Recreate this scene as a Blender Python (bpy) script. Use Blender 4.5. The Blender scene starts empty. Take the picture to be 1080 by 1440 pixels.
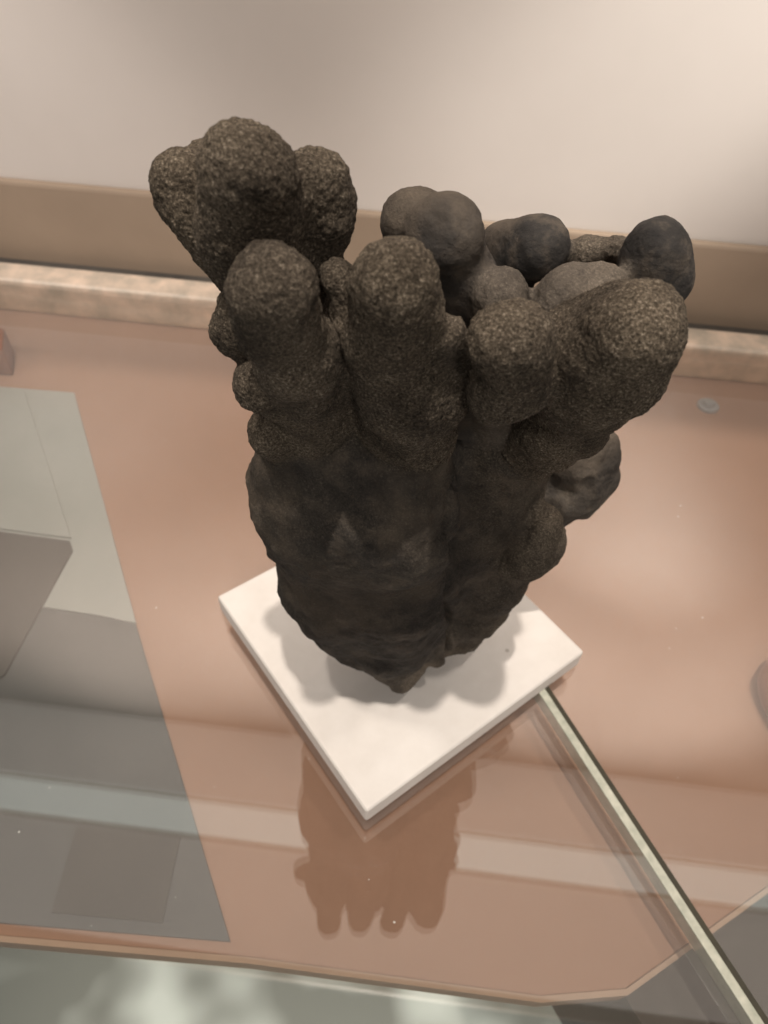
import bpy, bmesh, math, random
import numpy as np
from mathutils import Matrix, Vector

S = 0.1                      # one plate side = 0.1 m; all sizes below are in plate sides
random.seed(7)
scene = bpy.context.scene
col = scene.collection

# ------------------------------------------------------------------ camera
cam_data = bpy.data.cameras.new('camera')
cam = bpy.data.objects.new('camera', cam_data)
col.objects.link(cam)
right = Vector((0.9983419627, 0.0432845048, 0.0379443949))
down = Vector((0.0575614929, -0.7507230154, -0.6581045727))
fwd = Vector((0.0, 0.6591975468, -0.7519698094))
m = Matrix((right, -down, -fwd)).transposed().to_4x4()
m.translation = Vector((-0.0754387, -1.4688936, 2.4117792)) * S
cam.matrix_world = m
cam_data.sensor_fit = 'VERTICAL'
cam_data.sensor_height = 36.0
cam_data.sensor_width = 27.0
cam_data.lens = 25.0
cam_data.clip_start = 0.005
cam_data.clip_end = 50.0
cam_data.dof.use_dof = True
cam_data.dof.focus_distance = 1.38 * S
cam_data.dof.aperture_fstop = 28.0
scene.camera = cam

# ------------------------------------------------------------------ room light, lamps, exposure
world = bpy.data.worlds.new('World')
scene.world = world
world.use_nodes = True
bg = world.node_tree.nodes['Background']
bg.inputs[0].default_value = (1.0, 0.93, 0.86, 1)
bg.inputs[1].default_value = 0.13

def lamp(name, kind, loc, target, power, color, size=0.1, spot=None, blend=0.6):
    d = bpy.data.lights.new(name, kind)
    d.energy = power
    d.color = color
    if kind == 'AREA':
        d.shape = 'DISK'; d.size = size * S
    else:
        d.shadow_soft_size = size * S
    if kind == 'SPOT':
        d.spot_size = math.radians(spot); d.spot_blend = blend
    o = bpy.data.objects.new(name, d)
    col.objects.link(o)
    o.location = Vector(loc) * S
    o.rotation_euler = (Vector(target) - Vector(loc)).to_track_quat('-Z', 'Y').to_euler()
    return o

WARM = (1.0, 0.90, 0.80)
lamp('track_lamp', 'SPOT', (0.0, -4.4, 22.0), (0.05, 0.0, 0), 128.0, WARM, 0.22, 19, 0.6)      # spot high above the case
for lx in (-1.6, 1.8):                                  # two weak fill lamps added to light the rear board
    lamp('rear_fill', 'SPOT', (lx, -1.0, 6.6), (1.1 * lx, 1.5, 0), 4.6, WARM, 0.12, 62, 0.8)
lamp('front_fill', 'AREA', (0.8, -6.5, 7.5), (0, -0.3, 1.2), 1.9, (1.0, 0.92, 0.84), 1.2)            # soft fill added from the front to model the lobes
lamp('wall_lamp', 'SPOT', (-5.2, -0.2, 5.2), (-2.4, 2.5, 1.0), 11.0, (1.0, 0.93, 0.87), 0.4, 26, 0.9)
lamp('wall_lamp', 'SPOT', (5.2, -0.2, 5.6), (1.5, 2.5, 1.6), 30.0, (1.0, 0.96, 0.89), 0.4, 19, 0.7)
for lx in (-3.0, 0.0, 3.0):                             # wash added on the upper back wall to strengthen its reflection
    lamp('wall_wash_fill', 'SPOT', (lx, -1.7, 5.4), (lx, 2.56, 4.6), 10.0, (1.0, 0.86, 0.76), 0.0, 70, 1.0)
lamp('floor_fill', 'SPOT', (0.0, -7.0, -1.0), (0, -0.6, -7.0), 52.0, (0.97, 1.0, 0.93), 0.6, 75, 0.6)  # unseen spot added only to brighten the floor below the board

scene.view_settings.view_transform = 'Standard'
scene.view_settings.look = 'None'
scene.view_settings.exposure = 0.0
scene.view_settings.gamma = 1.0

# ------------------------------------------------------------------ materials
def mat(name):
    mt = bpy.data.materials.new(name); mt.use_nodes = True
    nt = mt.node_tree
    return mt, nt, nt.nodes['Principled BSDF']

def nd(nt, kind, **kw):
    n = nt.nodes.new(kind)
    for k, v in kw.items(): setattr(n, k, v)
    return n

def noise(nt, scale, detail=4, rough=0.55, vec=None):
    n = nd(nt, 'ShaderNodeTexNoise')
    n.inputs['Scale'].default_value = scale
    n.inputs['Detail'].default_value = detail
    n.inputs['Roughness'].default_value = rough
    if vec is not None: nt.links.new(vec, n.inputs['Vector'])
    return n.outputs['Fac']

def ramp(nt, fac, stops):
    r = nd(nt, 'ShaderNodeValToRGB')
    e = r.color_ramp.elements
    while len(e) < len(stops): e.new(0.5)
    for i, (p, c) in enumerate(stops):
        e[i].position = p; e[i].color = (c[0], c[1], c[2], 1)
    nt.links.new(fac, r.inputs[0])
    return r.outputs[0]

def mix(nt, fac, a, b, mode='MIX'):
    n = nd(nt, 'ShaderNodeMix', data_type='RGBA', blend_type=mode)
    for sock, v in ((n.inputs[0], fac), (n.inputs[6], a), (n.inputs[7], b)):
        if isinstance(v, bpy.types.NodeSocket): nt.links.new(v, sock)
        elif isinstance(v, (int, float)): sock.default_value = v
        else: sock.default_value = (v[0], v[1], v[2], 1)
    return n.outputs[2]

def math_node(nt, op, a, b=0.0):
    n = nd(nt, 'ShaderNodeMath', operation=op)
    for i, v in enumerate((a, b)):
        if isinstance(v, bpy.types.NodeSocket): nt.links.new(v, n.inputs[i])
        else: n.inputs[i].default_value = v
    return n.outputs[0]

def bump(nt, bs, height, strength, dist, prev=None):
    b = nd(nt, 'ShaderNodeBump')
    b.inputs['Strength'].default_value = strength
    b.inputs['Distance'].default_value = dist
    nt.links.new(height, b.inputs['Height'])
    if prev is not None: nt.links.new(prev, b.inputs['Normal'])
    nt.links.new(b.outputs[0], bs.inputs['Normal'])
    return b.outputs[0]

def coords(nt, kind='Object'):
    return nd(nt, 'ShaderNodeTexCoord').outputs[kind]

def simple(name, c1, c2, scale, rough=0.6, bump_s=0.1, bump_d=0.0004, detail=5, lo=0.3, hi=0.7):
    mt, nt, bs = mat(name)
    v = coords(nt)
    f = noise(nt, scale, detail, 0.6, v)
    nt.links.new(ramp(nt, f, [(lo, c1), (hi, c2)]), bs.inputs['Base Color'])
    bs.inputs['Roughness'].default_value = rough
    bump(nt, bs, noise(nt, scale * 6, 3, 0.6, v), bump_s, bump_d)
    return mt

def stone_material():
    mt, nt, bs = mat('concretion_stone')
    v = coords(nt)
    at = nd(nt, 'ShaderNodeAttribute', attribute_name='grain').outputs['Fac']
    broad = noise(nt, 26, 5, 0.6, v)
    mid = noise(nt, 130, 5, 0.65, v)
    fine = noise(nt, 2100, 4, 0.75, v)
    grit = noise(nt, 1300, 2, 0.7, v)
    rough_c = ramp(nt, fine, [(0.33, (0.026, 0.021, 0.015)), (0.46, (0.104, 0.083, 0.060)), (0.58, (0.212, 0.174, 0.130)), (0.70, (0.52, 0.45, 0.36))])
    rough_c = mix(nt, 0.85, rough_c, ramp(nt, noise(nt, 85, 5, 0.65, v), [(0.34, (0.34, 0.31, 0.28)), (0.60, (1.15, 1.13, 1.1))]), 'MULTIPLY')
    smooth_c = ramp(nt, mid, [(0.32, (0.018, 0.0172, 0.0175)), (0.52, (0.042, 0.038, 0.035)), (0.70, (0.12, 0.098, 0.077))])
    # pale crust patches on the smooth lobes, pinkish brown stain here and there
    crust = ramp(nt, broad, [(0.47, (0, 0, 0)), (0.60, (1, 1, 1))])
    smooth_c = mix(nt, math_node(nt, 'MULTIPLY', crust, 0.55), smooth_c, (0.155, 0.122, 0.09))
    c = mix(nt, at, smooth_c, rough_c)
    pale = nd(nt, 'ShaderNodeAttribute', attribute_name='pale').outputs['Fac']
    pm = math_node(nt, 'MULTIPLY', pale, ramp(nt, noise(nt, 70, 5, 0.65, v), [(0.36, (0.15, 0.15, 0.15)), (0.6, (1, 1, 1))]))
    c = mix(nt, pm, c, mix(nt, 0.5, (0.30, 0.255, 0.21), rough_c))
    dark = ramp(nt, noise(nt, 17, 4, 0.6, v), [(0.38, (0.55, 0.55, 0.57)), (0.58, (1, 1, 1))])
    c = mix(nt, 0.8, c, dark, 'MULTIPLY')
    nt.links.new(c, bs.inputs['Base Color'])
    bs.inputs['Roughness'].default_value = 0.82
    bs.inputs['Specular IOR Level'].default_value = 0.25
    amt = math_node(nt, 'ADD', math_node(nt, 'MULTIPLY', at, 0.8), 0.2)
    h = math_node(nt, 'MULTIPLY', math_node(nt, 'ADD', math_node(nt, 'MULTIPLY', fine, 0.8), math_node(nt, 'MULTIPLY', grit, 0.5)), amt)
    p = bump(nt, bs, noise(nt, 330, 5, 0.7, v), 0.35, 0.0011)
    bump(nt, bs, h, 0.9, 0.0010, p)
    return mt

def glass_material(name, tint=(0.985, 0.99, 0.985), ior=2.2):
    mt = bpy.data.materials.new(name); mt.use_nodes = True
    nt = mt.node_tree; nt.nodes.clear()
    out = nd(nt, 'ShaderNodeOutputMaterial')
    tr = nd(nt, 'ShaderNodeBsdfTransparent'); tr.inputs[0].default_value = (*tint, 1)
    gl = nd(nt, 'ShaderNodeBsdfGlossy'); gl.inputs['Roughness'].default_value = 0.012
    gl.inputs['Color'].default_value = (1, 1, 1, 1)
    fr = nd(nt, 'ShaderNodeFresnel'); fr.inputs[0].default_value = ior
    # both faces of the pane reflect alike (no total reflection inside the thin pane)
    ge = nd(nt, 'ShaderNodeNewGeometry')
    mr = nd(nt, 'ShaderNodeMapRange')
    mr.inputs['To Min'].default_value = ior; mr.inputs['To Max'].default_value = 1.0 / ior
    nt.links.new(ge.outputs['Backfacing'], mr.inputs['Value']); nt.links.new(mr.outputs[0], fr.inputs[0])
    mx = nd(nt, 'ShaderNodeMixShader')
    nt.links.new(fr.outputs[0], mx.inputs[0]); nt.links.new(tr.outputs[0], mx.inputs[1]); nt.links.new(gl.outputs[0], mx.inputs[2])
    nt.links.new(mx.outputs[0], out.inputs[0])
    return mt

def plate_material():
    mt, nt, bs = mat('white_plate')
    v = coords(nt)
    n = noise(nt, 60, 5, 0.6, v)
    c = ramp(nt, n, [(0.3, (0.70, 0.66, 0.62)), (0.7, (0.78, 0.745, 0.71))])
    vo = nd(nt, 'ShaderNodeTexVoronoi'); vo.inputs['Scale'].default_value = 55
    nt.links.new(v, vo.inputs['Vector'])
    speck = ramp(nt, vo.outputs['Distance'], [(0.03, (1, 1, 1)), (0.055, (0, 0, 0))])
    pick = ramp(nt, noise(nt, 24, 1, 0.5, v), [(0.53, (0, 0, 0)), (0.56, (1, 1, 1))])
    c = mix(nt, math_node(nt, 'MULTIPLY', math_node(nt, 'MULTIPLY', speck, pick), 0.5), c, (0.25, 0.21, 0.17))
    nt.links.new(c, bs.inputs['Base Color'])
    bs.inputs['Roughness'].default_value = 0.65
    bump(nt, bs, noise(nt, 420, 4, 0.6, v), 0.12, 0.0004)
    return mt

M = {
    'stone': stone_material(),
    'plate': plate_material(),
    'glass': glass_material('clear_shelf_glass'),
    'edge': simple('ground_glass_edge', (0.36, 0.38, 0.31), (0.56, 0.56, 0.47), 260, 0.5, 0.3, 0.0004),
    'gap': simple('dark_joint', (0.022, 0.018, 0.008), (0.04, 0.034, 0.016), 200, 0.6),
    'deck': simple('salmon_board', (0.345, 0.195, 0.128), (0.385, 0.218, 0.145), 18, 0.7, 0.08, 0.0003),
    'lip': simple('pale_board_edge', (0.40, 0.27, 0.19), (0.46, 0.32, 0.23), 40, 0.6),
    'card': simple('grey_card', (0.32, 0.335, 0.31), (0.37, 0.38, 0.355), 22, 0.6),
    'dim_card': simple('grey_card_dimmed', (0.075, 0.078, 0.075), (0.10, 0.102, 0.098), 22, 0.6),
    'dark_reflect': simple('dark_card_reflection', (0.045, 0.042, 0.036), (0.065, 0.06, 0.05), 22, 0.6),
    'wall': simple('plaster_wall', (0.60, 0.545, 0.505), (0.65, 0.595, 0.555), 6, 0.8, 0.06, 0.0006),
    'kick': simple('brown_skirting', (0.30, 0.225, 0.165), (0.35, 0.265, 0.195), 12, 0.6, 0.08),
    'rail': simple('rail_with_glint', (0.45, 0.40, 0.33), (0.88, 0.70, 0.56), 60, 0.5, 0.3, 0.001),  # peach end of the noise carries the rail's bright highlight
    'seal': simple('dark_seal', (0.05, 0.045, 0.04), (0.09, 0.08, 0.07), 40, 0.6),
    'ceiling': simple('case_ceiling', (0.45, 0.34, 0.27), (0.5, 0.38, 0.30), 8, 0.7),
    'white': simple('white_bar', (0.74, 0.74, 0.70), (0.8, 0.8, 0.76), 30, 0.5),
    'floor': simple('mottled_floor', (0.17, 0.165, 0.14), (0.56, 0.56, 0.51), 7.0, 0.6, detail=2, lo=0.40, hi=0.60),
    'head_fill': None,
    'base': simple('dark_base', (0.055, 0.05, 0.042), (0.10, 0.09, 0.078), 14, 0.6),
    'metal': simple('grey_metal', (0.28, 0.29, 0.30), (0.36, 0.37, 0.38), 300, 0.35),
    'red': simple('red_brown_stone', (0.20, 0.07, 0.03), (0.30, 0.11, 0.05), 60, 0.7, 0.4, 0.001),
}

def glow(name, color, strength):
    mt, nt, bs = mat(name)
    bs.inputs['Base Color'].default_value = (0.8, 0.8, 0.78, 1)
    bs.inputs['Emission Color'].default_value = (*color, 1)
    bs.inputs['Emission Strength'].default_value = strength
    return mt
M['head_fill'] = glow('fill_panel_glow', (1.0, 0.84, 0.76), 0.22)
M['dim'] = glow('dim_fill_panel', (1.0, 0.90, 0.84), 0.17)
M['strip'] = glow('glowing_strip', (0.92, 1.0, 0.93), 0.6)  # white bar known from its mirror image, glow added

# ------------------------------------------------------------------ helpers
def tag(o, label=None, category=None, group=None, kind=None):
    for k, v in (('label', label), ('category', category), ('group', group), ('kind', kind)):
        if v: o[k] = v
    return o

def mesh_obj(name, verts, faces, material, parent=None, smooth=False):
    me = bpy.data.meshes.new(name)
    me.from_pydata([tuple(Vector(v) * S) for v in verts], [], faces)
    me.update()
    me.materials.append(material)
    if smooth: me.polygons.foreach_set('use_smooth', [True] * len(me.polygons))
    o = bpy.data.objects.new(name, me)
    col.objects.link(o)
    if parent: o.parent = parent
    return o

def prism(name, poly, z0, z1, material, parent=None, bevel=0.0, segs=2):
    """Upright prism over a plan polygon (anticlockwise)."""
    bm = bmesh.new()
    lo = [bm.verts.new(Vector((x, y, z0)) * S) for x, y in poly]
    hi = [bm.verts.new(Vector((x, y, z1)) * S) for x, y in poly]
    n = len(poly)
    bm.faces.new(hi); bm.faces.new(lo[::-1])
    for i in range(n):
        j = (i + 1) % n
        bm.faces.new((lo[i], lo[j], hi[j], hi[i]))
    bmesh.ops.recalc_face_normals(bm, faces=bm.faces)
    if bevel:
        bmesh.ops.bevel(bm, geom=list(bm.edges), offset=bevel * S, segments=segs, affect='EDGES', profile=0.6)
    me = bpy.data.meshes.new(name); bm.to_mesh(me); bm.free()
    me.materials.append(material)
    o = bpy.data.objects.new(name, me); col.objects.link(o)
    if parent: o.parent = parent
    return o

TH = math.radians(-3.88)      # the case stands turned a little to the plate's view line
def cs(x, y):
    """case plan coordinates to world plan coordinates"""
    return (x * math.cos(TH) - y * math.sin(TH), x * math.sin(TH) + y * math.cos(TH))
def rect(x0, x1, y0, y1):
    return [cs(x0, y0), cs(x1, y0), cs(x1, y1), cs(x0, y1)]

# ------------------------------------------------------------------ the setting
wall = tag(prism('wall', rect(-9, 9, 2.56, 2.95), -0.9, 9.0, M['wall']), kind='structure')
ceiling = tag(prism('ceiling', rect(-9, 9, -0.25, 2.56), 7.0, 7.2, M['ceiling']), kind='structure')
floor = tag(prism('floor', rect(-14, 14, -14, 2.56), -7.1, -7.0, M['floor']), kind='structure')

skirting = tag(prism('skirting_board', rect(-9, 9, 2.50, 2.56), -0.9, 0.455, M['kick'], bevel=0.02),
               'brown skirting board running along the foot of the pale back wall', 'board')
rail = bpy.data.objects.new('shelf_rail', None); col.objects.link(rail)
tag(rail, 'pale rail along the back edge of the glass shelf', 'rail')
prism('rail_bar', rect(-6, 6, 2.205, 2.40), -0.249, -0.015, M['rail'], rail, 0.03, 3)
prism('seal', rect(-6, 6, 2.40, 2.50), -0.249, -0.05, M['seal'], rail, 0.01)

base = prism('case_base', [(0.74, -1.0), (0.86, -1.2), (1.12, -2.2), (4.6, -2.2), (4.6, 1.3), (1.33, -0.70)], -1.2, -0.334, M['base'], None, 0.0)
tag(base, 'dark grey block hanging under the corner of the salmon board', 'base')

# head of the case: glowing panels added to brighten reflections in the shelf glass
head = bpy.data.objects.new('head_fill', None); col.objects.link(head)
tag(head, 'added glowing panels with a white strip in the head of the case', 'fill panel')
prism('fill_panel', rect(-8, 8, -0.10, 1.05), 6.90, 6.99, M['head_fill'], head)
prism('dim_fill_panel', rect(-8, 8, 1.56, 2.5), 6.90, 6.99, M['dim'], head)  # added glow that greys the dark band mirrored in the shelf
prism('strip', rect(-8, 8, 1.12, 1.50), 6.90, 6.99, M['strip'], head)

# salmon board under the glass
deck = bpy.data.objects.new('display_board', None); col.objects.link(deck)
tag(deck, 'salmon pink board lying under the glass shelf', 'board')
front = [(-4.6, -0.95), (-1.23, -1.036), (-0.425, -1.056), (0.503, -1.115), (0.777, -1.083), (1.332, -0.756), (4.6, 1.2)]
prism('board', front + [cs(4.6, 2.49), cs(-4.9, 2.49)], -0.33, -0.25, M['deck'], deck)
for a, b in zip(front[:5], front[1:6]):
    prism('front_edge', [(a[0], a[1] - 0.02), (b[0], b[1] - 0.02), (b[0], b[1] - 0.002), (a[0], a[1] - 0.002)], -0.34, -0.242, M['lip'], deck)

card = bpy.data.objects.new('grey_card', None); col.objects.link(card)
tag(card, 'large grey card lying on the salmon board under the glass', 'card')
prism('card_bright_part', [(-4.4, 0.36), (-1.61, 0.20), (-1.27, 0.165), (-1.11, 0.138), (-1.865, 1.614), (-4.4, 1.70)], -0.248, -0.235, M['card'], card)  # part of the card under the brighter reflection, kept pale
prism('card_dim_part', [(-4.4, -0.93), (-1.23, -1.005), (-0.49, -1.02), (-1.11, 0.134), (-1.27, 0.161), (-1.61, 0.196), (-4.4, 0.356)], -0.248, -0.235, M['dim_card'], card)  # same card, darker reflection band put into its colour
prism('panel_dim_part', [(-4.3, 0.80), (-4.3, -0.75), (-1.62, -0.21), (-1.56, -0.14), (-1.50, 0.50), (-1.53, 0.55)][::-1], -0.235, -0.222, M['dark_reflect'], card)  # dark panel on the card, with the reflection's darkening put into its colour
prism('panel_bright_part', [(-4.3, 1.66), (-4.3, 0.82), (-1.53, 0.57), (-2.14, 1.60)], -0.235, -0.222, M['card'], card)  # same panel, painted paler where the reflection is bright
prism('painted_reflection', [(-1.082, -0.968), (-0.717, -0.980), (-0.72, -0.716), (-1.088, -0.70)], -0.235, -0.228, M['dark_reflect'], card)  # dark reflection in the glass, painted as a flat patch

# ------------------------------------------------------------------ glass shelf: two panes that meet in a joint
shelf = bpy.data.objects.new('glass_shelf', None); col.objects.link(shelf)
tag(shelf, 'clear glass shelf of two panes carrying the white square plate', 'shelf')
j0 = Vector((1.071, -1.169)); j1 = Vector((0.561, -0.176))
dj = (j1 - j0).normalized(); nj = Vector((dj.y, -dj.x))          # nj points to the right of the joint
def jp(t, off):
    p = j0 + dj * t + nj * off
    return (p.x, p.y)
t0, t1 = -2.3, 3.72
back_l = cs(-4.8, 2.2); front_l = (-4.8, -3.2)
prism('glass_pane', [front_l, jp(t0, -0.034), jp(t1, -0.034), back_l], -0.07, 0.0, M['glass'], shelf)
back_r = cs(4.8, 2.2)
prism('glass_pane', [jp(t0, 0.016), (4.8, -3.2), back_r, jp(t1, 0.016)], -0.07, 0.0, M['glass'], shelf)
prism('ground_edge', [jp(t0, -0.033), jp(t0, -0.003), jp(t1, -0.003), jp(t1, -0.033)], -0.068, 0.004, M['edge'], shelf, 0.004)
prism('joint_seal', [jp(t0, -0.002), jp(t0, 0.015), jp(t1, 0.015), jp(t1, -0.002)], -0.068, 0.002, M['gap'], shelf)

# ------------------------------------------------------------------ white plate
PA = math.radians(-51.1916617)
def pl(x, y): return (x * math.cos(PA) - y * math.sin(PA), x * math.sin(PA) + y * math.cos(PA))
plate = prism('plinth_plate', [pl(-.5, -.5), pl(.5, -.5), pl(.5, .5), pl(-.5, .5)], 0.0, 0.1, M['plate'], None, 0.014, 3)
tag(plate, 'square white plate under the dark lobed stone on the glass shelf', 'plate')

# ---- the stone: chains of (x, y, z, radius) that swell and fuse
STONE = [
    ('body', 0.2, 0.1, [
        [(-0.213, -0.313, 1.364, 0.1374), (-0.209, -0.29, 1.109, 0.18), (-0.177, -0.22, 0.724, 0.1896), (-0.139, -0.16, 0.388, 0.1644)],
        [(-0.064, -0.36, 1.335, 0.1244), (-0.055, -0.37, 1.16, 0.1345), (-0.024, -0.29, 0.765, 0.139), (0.01, -0.24, 0.377, 0.1037)],
        [(0.017, -0.039, 1.233, 0.2162), (0.054, 0.02, 0.792, 0.2817), (0.072, -0.02, 0.264, 0.1772)],
    ], 0),
    ('body', 0.4, 0.03, [
        [(-0.039, -0.24, 0.35, 0.0977), (0.019, -0.27, 0.218, 0.0577)],
        [(0.124, -0.25, 0.306, 0.0376), (0.149, -0.2, 0.372, 0.0607)],
    ], 0.45),
    ('body', 0.4, 0.06, [
        [(0.247, -0.12, 0.276, 0.0737), (0.26, -0.1, 0.605, 0.1225), (0.221, -0.13, 0.97, 0.1279), (0.215, -0.163, 1.227, 0.1208)],
        [(0.204, -0.14, 0.208, 0.0499), (0.261, -0.1, 0.403, 0.0808)],
    ], 0),
    ('nod', 1, 0.05, [
        [(-0.286, -0.49, 1.977, 0.0651), (-0.292, -0.44, 1.876, 0.0724), (-0.279, -0.39, 1.709, 0.0684), (-0.23, -0.266, 1.384, 0.0925)],
    ], 0),
    ('nod', 1, 0.03, [
        [(-0.418, -0.37, 1.909, 0.0521), (-0.406, -0.37, 1.872, 0.0535), (-0.349, -0.37, 1.748, 0.0458)],
        [(-0.399, -0.31, 1.928, 0.02), (-0.382, -0.33, 1.909, 0.02)],
    ], 0),
    ('nod', 1, 0.03, [
        [(-0.209, -0.41, 1.945, 0.0496), (-0.205, -0.4, 1.884, 0.0488), (-0.217, -0.39, 1.794, 0.051)],
    ], 0),
    ('nod', 1, 0.04, [
        [(-0.243, -0.62, 1.889, 0.061), (-0.249, -0.58, 1.816, 0.055), (-0.224, -0.524, 1.699, 0.0662), (-0.219, -0.359, 1.425, 0.09)],
    ], 0.15),
    ('nod', 0.9, 0.03, [
        [(-0.326, -0.47, 1.747, 0.0365), (-0.329, -0.46, 1.699, 0.0367), (-0.307, -0.371, 1.588, 0.0397)],
    ], 0),
    ('nod', 0.9, 0.03, [
        [(-0.301, -0.508, 1.622, 0.052), (-0.28, -0.402, 1.521, 0.0568)],
    ], 0),
    ('nod', 0.8, 0.03, [
        [(-0.309, -0.42, 1.445, 0.0531), (-0.284, -0.325, 1.344, 0.0675)],
    ], 0),
    ('nod', 1, 0.04, [
        [(-0.079, -0.6, 1.883, 0.0631), (-0.075, -0.57, 1.824, 0.0601), (-0.05, -0.478, 1.64, 0.0948), (-0.042, -0.29, 1.269, 0.1064)],
        [(-0.101, -0.56, 1.768, 0.0427), (-0.094, -0.504, 1.672, 0.0493)],
    ], 0),
    ('nod', 1, 0.03, [
        [(-0.162, -0.51, 1.84, 0.0345), (-0.137, -0.51, 1.783, 0.037)],
    ], 0),
    ('body', 0.9, 0.04, [
        [(-0.199, -0.33, 1.646, 0.0575), (-0.18, -0.324, 1.528, 0.0783), (-0.168, -0.253, 1.313, 0.1122)],
    ], 0),
    ('nod', 1, 0.03, [
        [(0.001, -0.55, 1.776, 0.0384), (0.017, -0.478, 1.645, 0.046), (0.0, -0.369, 1.45, 0.0571)],
    ], 0.25),
    ('nod', 0, 0.03, [
        [(0.006, -0.35, 1.832, 0.0693), (0.031, -0.33, 1.755, 0.0588), (0.053, -0.29, 1.636, 0.067), (0.076, -0.159, 1.337, 0.1153)],
    ], 0.12),
    ('nod', 0.2, 0.03, [
        [(-0.045, -0.29, 1.817, 0.0603), (-0.022, -0.27, 1.71, 0.0649)],
    ], 0),
    ('nod', 0.3, 0.04, [
        [(0.1, -0.39, 1.762, 0.0473), (0.127, -0.277, 1.549, 0.0735), (0.193, -0.143, 1.242, 0.1036)],
    ], 0.8),
    ('nod', 0, 0.03, [
        [(0.192, -0.19, 1.739, 0.0532), (0.144, -0.13, 1.691, 0.0477), (0.135, -0.17, 1.596, 0.0666)],
    ], 0),
    ('nod', 0, 0.03, [
        [(0.36, -0.31, 1.802, 0.0614), (0.376, -0.3, 1.76, 0.0609), (0.375, -0.25, 1.631, 0.0548)],
    ], 0),
    ('nod', 0.6, 0.03, [
        [(0.324, -0.23, 1.763, 0.0347), (0.283, -0.19, 1.733, 0.0347), (0.265, -0.17, 1.605, 0.0576)],
    ], 0.35),
    ('nod', 0.3, 0.04, [
        [(0.213, -0.39, 1.761, 0.0568), (0.272, -0.37, 1.763, 0.0478)],
        [(0.207, -0.37, 1.726, 0.0562), (0.267, -0.211, 1.435, 0.0924)],
    ], 0.85),
    ('nod', 1, 0.03, [
        [(0.09, -0.609, 1.813, 0.0581), (0.114, -0.553, 1.699, 0.0651), (0.147, -0.258, 1.482, 0.059)],
    ], 0),
    ('nod', 1, 0.05, [
        [(0.279, -0.56, 1.809, 0.0726), (0.262, -0.517, 1.735, 0.0918), (0.298, -0.309, 1.449, 0.0938), (0.254, -0.1, 1.108, 0.1113)],
    ], 0),
    ('nod', 0.7, 0.03, [
        [(0.349, -0.22, 0.99, 0.0485), (0.344, -0.22, 0.88, 0.0817), (0.273, -0.08, 0.617, 0.0982)],
    ], 0.15),
    ('body', 0.1, 0.06, [
        [(0.471, 0.05, 0.98, 0.1105), (0.482, 0.05, 0.86, 0.1025), (0.33, 0.1, 0.761, 0.2017)],
        [(0.526, 0.06, 1.031, 0.0443), (0.549, 0.06, 0.901, 0.0549)],
    ], 0.3),
    ('body', 0.4, 0.05, [[(0.02, -0.215, 0.21, 0.085), (0.06, -0.1, 0.2, 0.13), (0.12, 0.0, 0.3, 0.17)]], 0.2) ,
]

def hash_noise(p, scale, seed):
    """smooth value noise, -1..1, at points p (n,3)"""
    rng = np.random.default_rng(seed)
    L = 64
    lat = rng.random((L, L, L)).astype(np.float32)
    q = p / scale + 31.7
    i = np.floor(q).astype(int); f = (q - i).astype(np.float32)
    f = f * f * (3 - 2 * f)
    r = 0
    for dx in (0, 1):
        for dy in (0, 1):
            for dz in (0, 1):
                w = (f[:, 0] if dx else 1 - f[:, 0]) * (f[:, 1] if dy else 1 - f[:, 1]) * (f[:, 2] if dz else 1 - f[:, 2])
                r = r + w * lat[(i[:, 0] + dx) % L, (i[:, 1] + dy) % L, (i[:, 2] + dz) % L]
    return r * 2 - 1

def round_cone(X, Y, Z, a, b):
    ax, ay, az, ra = a; bx, by, bz, rb = b
    dx, dy, dz = bx - ax, by - ay, bz - az
    l2 = dx * dx + dy * dy + dz * dz
    t = np.clip(((X - ax) * dx + (Y - ay) * dy + (Z - az) * dz) / l2, 0, 1)
    # smooth radius change along the axis
    r = ra + (rb - ra) * t
    return np.sqrt((X - ax - t * dx) ** 2 + (Y - ay - t * dy) ** 2 + (Z - az - t * dz) ** 2) - r

def smin(a, b, k):
    h = np.clip(0.5 + 0.5 * (b - a) / k, 0, 1)
    return b + (a - b) * h - k * h * (1 - h)

def scatter(n, idx, val):
    if val.ndim == 1: return np.bincount(idx, val, n)
    return np.stack([np.bincount(idx, val[:, k], n) for k in range(val.shape[1])], 1)

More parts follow.
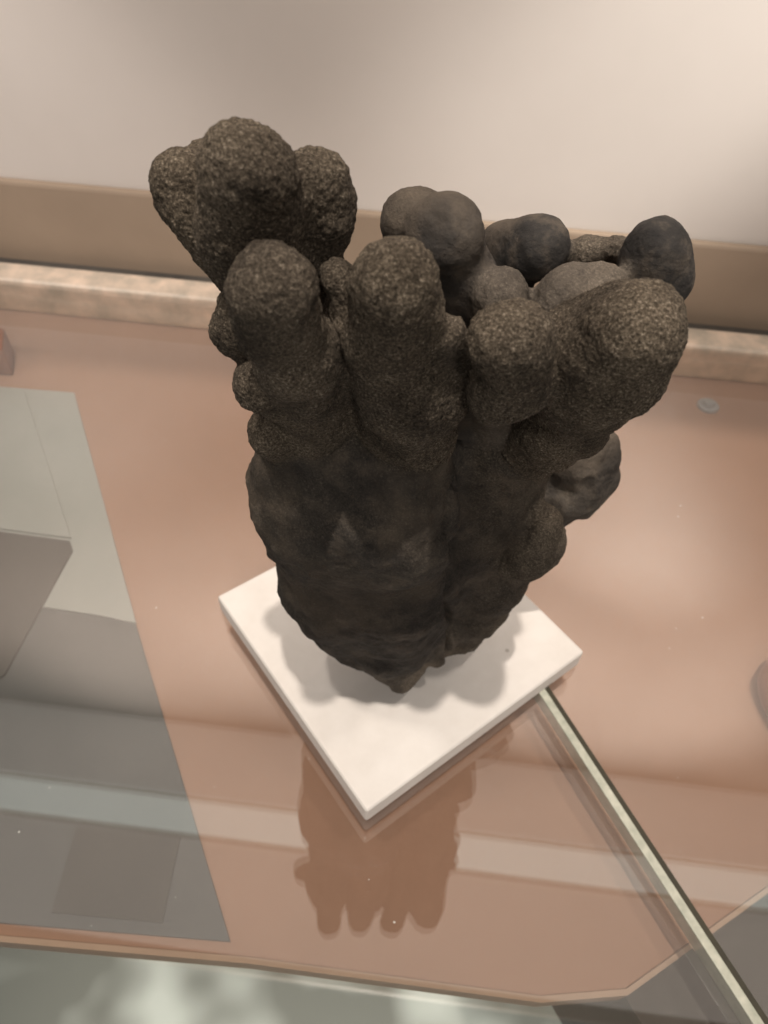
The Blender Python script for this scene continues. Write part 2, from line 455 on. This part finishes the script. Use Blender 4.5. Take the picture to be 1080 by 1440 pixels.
def build_stone():
    vox = 0.0062
    lo = np.array([-0.62, -0.78, 0.075]); hi = np.array([0.68, 0.42, 2.05])
    n = np.ceil((hi - lo) / vox).astype(int)
    ax = [(lo[i] + vox * np.arange(n[i])).astype(np.float32) for i in range(3)]
    F = np.full(n, 1.0, np.float32)
    best = np.full(n, 1.0, np.float32)
    own = np.zeros(n, np.int16)
    for gi, (part, grain, k, chains, pale_) in enumerate(STONE):
        segs = [(c[i], c[i + 1]) for c in chains for i in range(len(c) - 1)]
        pts = np.array([p for c in chains for p in c])
        b0 = (pts[:, :3] - pts[:, 3:]).min(0) - 0.12; b1 = (pts[:, :3] + pts[:, 3:]).max(0) + 0.12
        s0 = np.clip(((b0 - lo) / vox).astype(int), 0, n); s1 = np.clip(((b1 - lo) / vox).astype(int) + 1, 0, n)
        sl = tuple(slice(s0[i], s1[i]) for i in range(3))
        X = ax[0][sl[0]][:, None, None]; Y = ax[1][sl[1]][None, :, None]; Z = ax[2][sl[2]][None, None, :]
        g = None
        for a, b in segs:
            d = round_cone(X, Y, Z, a, b).astype(np.float32)
            g = d if g is None else smin(g, d, k)
        sub = best[sl]; win = g < sub
        own[sl][win] = gi
        best[sl] = np.where(win, g, sub)
        F[sl] = smin(F[sl], g, 0.055 if part == 'body' else 0.012)
    F = np.maximum(F, (0.1005 - ax[2])[None, None, :])
    # surface nets
    inside = F < 0
    cellc = np.zeros(n - 1, np.int8)
    for dx in (0, 1):
        for dy in (0, 1):
            for dz in (0, 1):
                cellc += inside[dx:n[0] - 1 + dx, dy:n[1] - 1 + dy, dz:n[2] - 1 + dz]
    act = (cellc > 0) & (cellc < 8)
    ci = np.argwhere(act)
    idx = np.full(n - 1, -1, np.int32); idx[act] = np.arange(len(ci))
    acc = np.zeros((len(ci), 3)); cnt = np.zeros(len(ci))
    corners = [(dx, dy, dz) for dx in (0, 1) for dy in (0, 1) for dz in (0, 1)]
    val = {c: F[ci[:, 0] + c[0], ci[:, 1] + c[1], ci[:, 2] + c[2]] for c in corners}
    for a in corners:
        for axis in range(3):
            if a[axis]: continue
            b = list(a); b[axis] = 1; b = tuple(b)
            va, vb = val[a], val[b]
            cr = (va < 0) != (vb < 0)
            t = np.where(cr, va / np.where(cr, va - vb, 1), 0)
            p = np.tile(np.array(a, float), (len(ci), 1)); p[:, axis] = t
            acc += np.where(cr[:, None], p, 0); cnt += cr
    V = lo + vox * (ci + acc / cnt[:, None])
    quads = []
    for axis in range(3):
        u, w = (axis + 1) % 3, (axis + 2) % 3
        sl0 = [slice(0, None)] * 3; sl1 = [slice(0, None)] * 3
        sl0[axis] = slice(0, -1); sl1[axis] = slice(1, None)
        A = inside[tuple(sl0)]; B = inside[tuple(sl1)]
        for flip, msk in ((False, A & ~B), (True, ~A & B)):
            e = np.argwhere(msk)
            e = e[(e[:, u] > 0) & (e[:, w] > 0) & (e[:, u] < n[u] - 1) & (e[:, w] < n[w] - 1)]
            def at(du, dw):
                c = e.copy(); c[:, u] -= du; c[:, w] -= dw
                return idx[c[:, 0], c[:, 1], c[:, 2]]
            q = np.stack([at(1, 1), at(0, 1), at(0, 0), at(1, 0)], 1)
            quads.append(q[:, ::-1] if flip else q)
    Q = np.concatenate(quads)
    vown = own[ci[:, 0], ci[:, 1], ci[:, 2]]
    def vnormals(V):
        e1 = V[Q[:, 2]] - V[Q[:, 0]]; e2 = V[Q[:, 3]] - V[Q[:, 1]]
        fn = np.cross(e1, e2)
        N = sum(scatter(len(V), Q[:, i], fn) for i in range(4))
        return N / (np.linalg.norm(N, axis=1, keepdims=True) + 1e-12)
    # relax the voxel steps a little
    for _ in range(3):
        s = 0; c = 0; one = np.ones(len(Q))
        for i in range(4):
            j = (i + 1) % 4
            s = s + scatter(len(V), Q[:, i], V[Q[:, j]]) + scatter(len(V), Q[:, j], V[Q[:, i]])
            c = c + scatter(len(V), Q[:, i], one) + scatter(len(V), Q[:, j], one)
        V = V + 0.5 * (s / c[:, None] - V)
    grain = np.array([g[1] for g in STONE])[vown]
    def soften(a, times):
        for _ in range(times):
            s = sum(scatter(len(V), Q[:, i], a[Q[:, (i + 1) % 4]]) for i in range(4))
            c = sum(scatter(len(V), Q[:, i], np.ones(len(Q))) for i in range(4))
            a = 0.5 * a + 0.5 * s / np.maximum(c, 1)
        return a
    gr = soften(grain.copy(), 14)
    pale = soften(np.array([float(g[4]) for g in STONE])[vown], 14)
    N = vnormals(V)
    d = 0.013 * hash_noise(V, 0.13, 1) + 0.0085 * hash_noise(V, 0.06, 14)
    d += (0.0014 + 0.0006 * gr) * hash_noise(V, 0.024, 3) + (0.0005 + 0.0006 * gr) * hash_noise(V, 0.0115, 4)
    body = np.array([g[0] == 'body' for g in STONE])[vown]
    d += np.where(body, 0.008 * hash_noise(V * np.array([1.6, 1.6, 0.7]), 0.15, 5) - 0.010 * np.abs(hash_noise(V * np.array([1.5, 1.5, 0.8]), 0.09, 6)) + 0.004 * hash_noise(V, 0.035, 7), 0)
    # vertical seam down the front of the trunk
    sx = np.interp(V[:, 2], [0.30, 0.416, 0.759, 1.018, 1.199, 1.327], [0.165, 0.156, 0.122, 0.097, 0.081, 0.073])
    sx = sx + 0.006 * hash_noise(V, 0.07, 8)
    seam = np.exp(-((V[:, 0] - sx) / 0.009) ** 2) * (N[:, 1] < 0.1) * (V[:, 2] < 1.30) * (V[:, 2] > 0.28) * (V[:, 1] < -0.05)
    d -= 0.036 * seam
    d += 0.010 * np.where(body, np.exp(-((V[:, 0] - sx + 0.022) / 0.02) ** 2), 0) * (V[:, 2] < 1.2) * (V[:, 1] < -0.05)
    low = V[:, 2] < 0.104
    d[low] = 0
    V = V + N * d[:, None]
    V[:, 2] = np.maximum(V[:, 2], 0.1005)
    # one subdivision, then the gritty skin
    fown = np.median(vown[Q], axis=1).astype(int)
    isbody = np.array([g[0] == 'body' for g in STONE])
    key = np.where(isbody[fown], -1, fown)
    # stray scraps go to the neighbour they touch most
    for _ in range(3):
        for kk in np.unique(key):
            sel = np.where(key == kk)[0]
            lab = np.full(len(V), 1 << 30); q = Q[sel]
            lab[q.ravel()] = q.ravel()
            while True:
                mn = lab[q].min(1); new = lab.copy()
                np.minimum.at(new, q.ravel(), np.repeat(mn, 4))
                new[q.ravel()] = new[np.minimum(new[q.ravel()], len(V) - 1)]
                if (new == lab).all(): break
                lab = new
            fl = lab[q[:, 0]]
            ids, cn = np.unique(fl, return_counts=True)
            for i in ids[np.argsort(-cn)][1:]:
                vs = np.zeros(len(V), bool); vs[q[fl == i].ravel()] = True
                nb = key[vs[Q].any(1)]; nb = nb[nb != kk]
                if len(nb):
                    u, c = np.unique(nb, return_counts=True); key[sel[fl == i]] = u[c.argmax()]
    nv = len(V)
    E = np.sort(np.stack([Q, np.roll(Q, -1, 1)], 2).reshape(-1, 2), 1)
    ue, inv = np.unique(E[:, 0].astype(np.int64) * nv + E[:, 1], return_inverse=True)
    e0, e1 = ue // nv, ue % nv
    N = vnormals(V)
    def mid(a, b):          # midpoint lifted towards the curved surface
        m_ = 0.5 * (V[a] + V[b]); t_ = V[b] - V[a]
        lift = ((N[b] - N[a]) * t_).sum(1) * 0.125
        nn = N[a] + N[b]; nn /= np.linalg.norm(nn, axis=1, keepdims=True) + 1e-9
        return m_ + nn * lift[:, None]
    EV = mid(e0, e1)
    fc = EV[inv.reshape(-1, 4)].mean(1)
    em = inv.reshape(-1, 4) + nv
    cidx = np.arange(len(Q)) + nv + len(ue)
    Q4 = np.concatenate([np.stack([Q[:, i], em[:, i], cidx, em[:, i - 1]], 1) for i in range(4)])
    gr = np.concatenate([gr, 0.5 * (gr[e0] + gr[e1]), gr[Q].mean(1)])
    pale = np.concatenate([pale, 0.5 * (pale[e0] + pale[e1]), pale[Q].mean(1)])
    V = np.concatenate([V, EV, fc]); Q = Q4; key = np.tile(key, 4)
    N = vnormals(V)
    g1 = hash_noise(V, 0.0085, 21); g2 = hash_noise(V, 0.0046, 22); g3 = hash_noise(V, 0.018, 23)
    d = (0.0006 + 0.0008 * gr) * g1 + (0.0005 + 0.0013 * gr) * g2 + 0.0012 * g3
    d -= (0.0006 + 0.0010 * gr) * np.clip(hash_noise(V, 0.014, 24) - 0.35, 0, 1)      # small pits
    d[V[:, 2] < 0.104] = 0
    V = V + N * d[:, None]
    V[:, 2] = np.maximum(V[:, 2], 0.1005)
    N = vnormals(V)

    root = bpy.data.objects.new('lobed_stone', None); col.objects.link(root)
    base = Vector((0.05, -0.08, 0.1))
    root.location = base * S
    tag(root, 'dark grey brown lobed stone with rounded knobs standing upright on white plate', 'stone')
    # one object for the body and one for each knob, cut from the one continuous surface
    for kk in np.unique(key):
        q = Q[key == kk]
        used, inv = np.unique(q, return_inverse=True)
        inv = inv.reshape(q.shape)
        name = 'trunk' if kk == -1 else 'knob'
        me = bpy.data.meshes.new(name)
        me.vertices.add(len(used)); me.vertices.foreach_set('co', ((V[used] - np.array(base)) * S).astype(np.float32).ravel())
        me.loops.add(q.size); me.loops.foreach_set('vertex_index', inv.astype(np.int32).ravel())
        me.polygons.add(len(q))
        me.polygons.foreach_set('loop_start', (4 * np.arange(len(q))).astype(np.int32))
        me.update(calc_edges=True)
        me.validate()
        me.polygons.foreach_set('use_smooth', [True] * len(me.polygons))
        a = me.attributes.new('grain', 'FLOAT', 'POINT'); a.data.foreach_set('value', gr[used].astype(np.float32))
        a = me.attributes.new('pale', 'FLOAT', 'POINT'); a.data.foreach_set('value', pale[used].astype(np.float32))
        me.normals_split_custom_set_from_vertices([tuple(x) for x in N[used]])
        me.materials.append(M['stone'])
        o = bpy.data.objects.new(name, me); col.objects.link(o); o.parent = root
    print('stone quads', len(Q))
    return root

stone = build_stone()

# ------------------------------------------------------------------ small things at the edges of the view
def ball_mesh(name, c, r, material, seed, squash=(1, 1, 1), parent=None):
    bm = bmesh.new()
    bmesh.ops.create_icosphere(bm, subdivisions=4, radius=1.0)
    pts = np.array([v.co[:] for v in bm.verts])
    d = 1 + 0.12 * hash_noise(pts, 0.9, seed) + 0.04 * hash_noise(pts, 0.35, seed + 1)
    for v, k in zip(bm.verts, d):
        v.co = Vector((v.co.x * squash[0], v.co.y * squash[1], max(v.co.z * squash[2], -0.8 * squash[2]))) * float(k) * r * S
    zmin = min(v.co.z for v in bm.verts)
    for v in bm.verts: v.co.z -= zmin
    me = bpy.data.meshes.new(name); bm.to_mesh(me); bm.free()
    me.polygons.foreach_set('use_smooth', [True] * len(me.polygons))
    me.materials.append(material)
    o = bpy.data.objects.new(name, me); col.objects.link(o)
    o.location = Vector(c) * S
    if parent: o.parent = parent
    return o
tag(ball_mesh('red_stone', (1.61, -0.09, -0.25), 0.16, M['red'], 11, (0.8, 1.3, .7)),
    'rounded reddish brown stone on the salmon board, opposite the grey card', 'stone')

stud = bpy.data.objects.new('shelf_stud', None); col.objects.link(stud)
stud.location = Vector((1.786, 1.831, -0.25)) * S
tag(stud, 'small round grey metal stud on the salmon board near the pale rail', 'stud')
def disc(name, r0, r1, z0, z1, material, parent):
    n = 24; vs = []; fs = []
    for r, z in ((r0, z0), (r0, z1 * .7), (r1, z1)):
        vs += [(r * math.cos(2 * math.pi * i / n), r * math.sin(2 * math.pi * i / n), z) for i in range(n)]
    for k in range(2):
        for i in range(n):
            j = (i + 1) % n
            fs.append((k * n + i, k * n + j, k * n + n + j, k * n + n + i))
    fs.append(tuple(range(2 * n, 3 * n)))
    return mesh_obj(name, vs, fs, material, parent)
disc('base', 0.062, 0.055, 0.0, 0.02, M['metal'], stud)
disc('cap', 0.036, 0.028, 0.02, 0.04, M['metal'], stud)

block = prism('wooden_block', [(-2.9, 1.74), (-2.26, 1.74), (-2.33, 1.95), (-2.9, 1.97)], -0.248, -0.06, M['red'], None, 0.02)
tag(block, 'red brown block beside the pale end of the grey card', 'block')

# a few specks of dust lying on the glass
vs, fs = [], []
rng = random.Random(4)
for k in range(46):
    x, y, r = rng.uniform(-1.3, 1.5), rng.uniform(-1.2, 1.2), rng.uniform(0.0015, 0.0045)
    if abs(x) + abs(y) < 0.75: continue
    b = len(vs)
    vs += [(x - r, y, 0.0006), (x, y - r * .7, 0.0006), (x + r, y, 0.0006), (x, y + r * .8, 0.0006), (x, y, 0.0006 + r * .5)]
    fs += [(b, b + 1, b + 4), (b + 1, b + 2, b + 4), (b + 2, b + 3, b + 4), (b + 3, b, b + 4)]
tag(mesh_obj('dust_specks', vs, fs, M['white']), 'tiny pale dust specks scattered over the glass shelf', 'dust', kind='stuff')
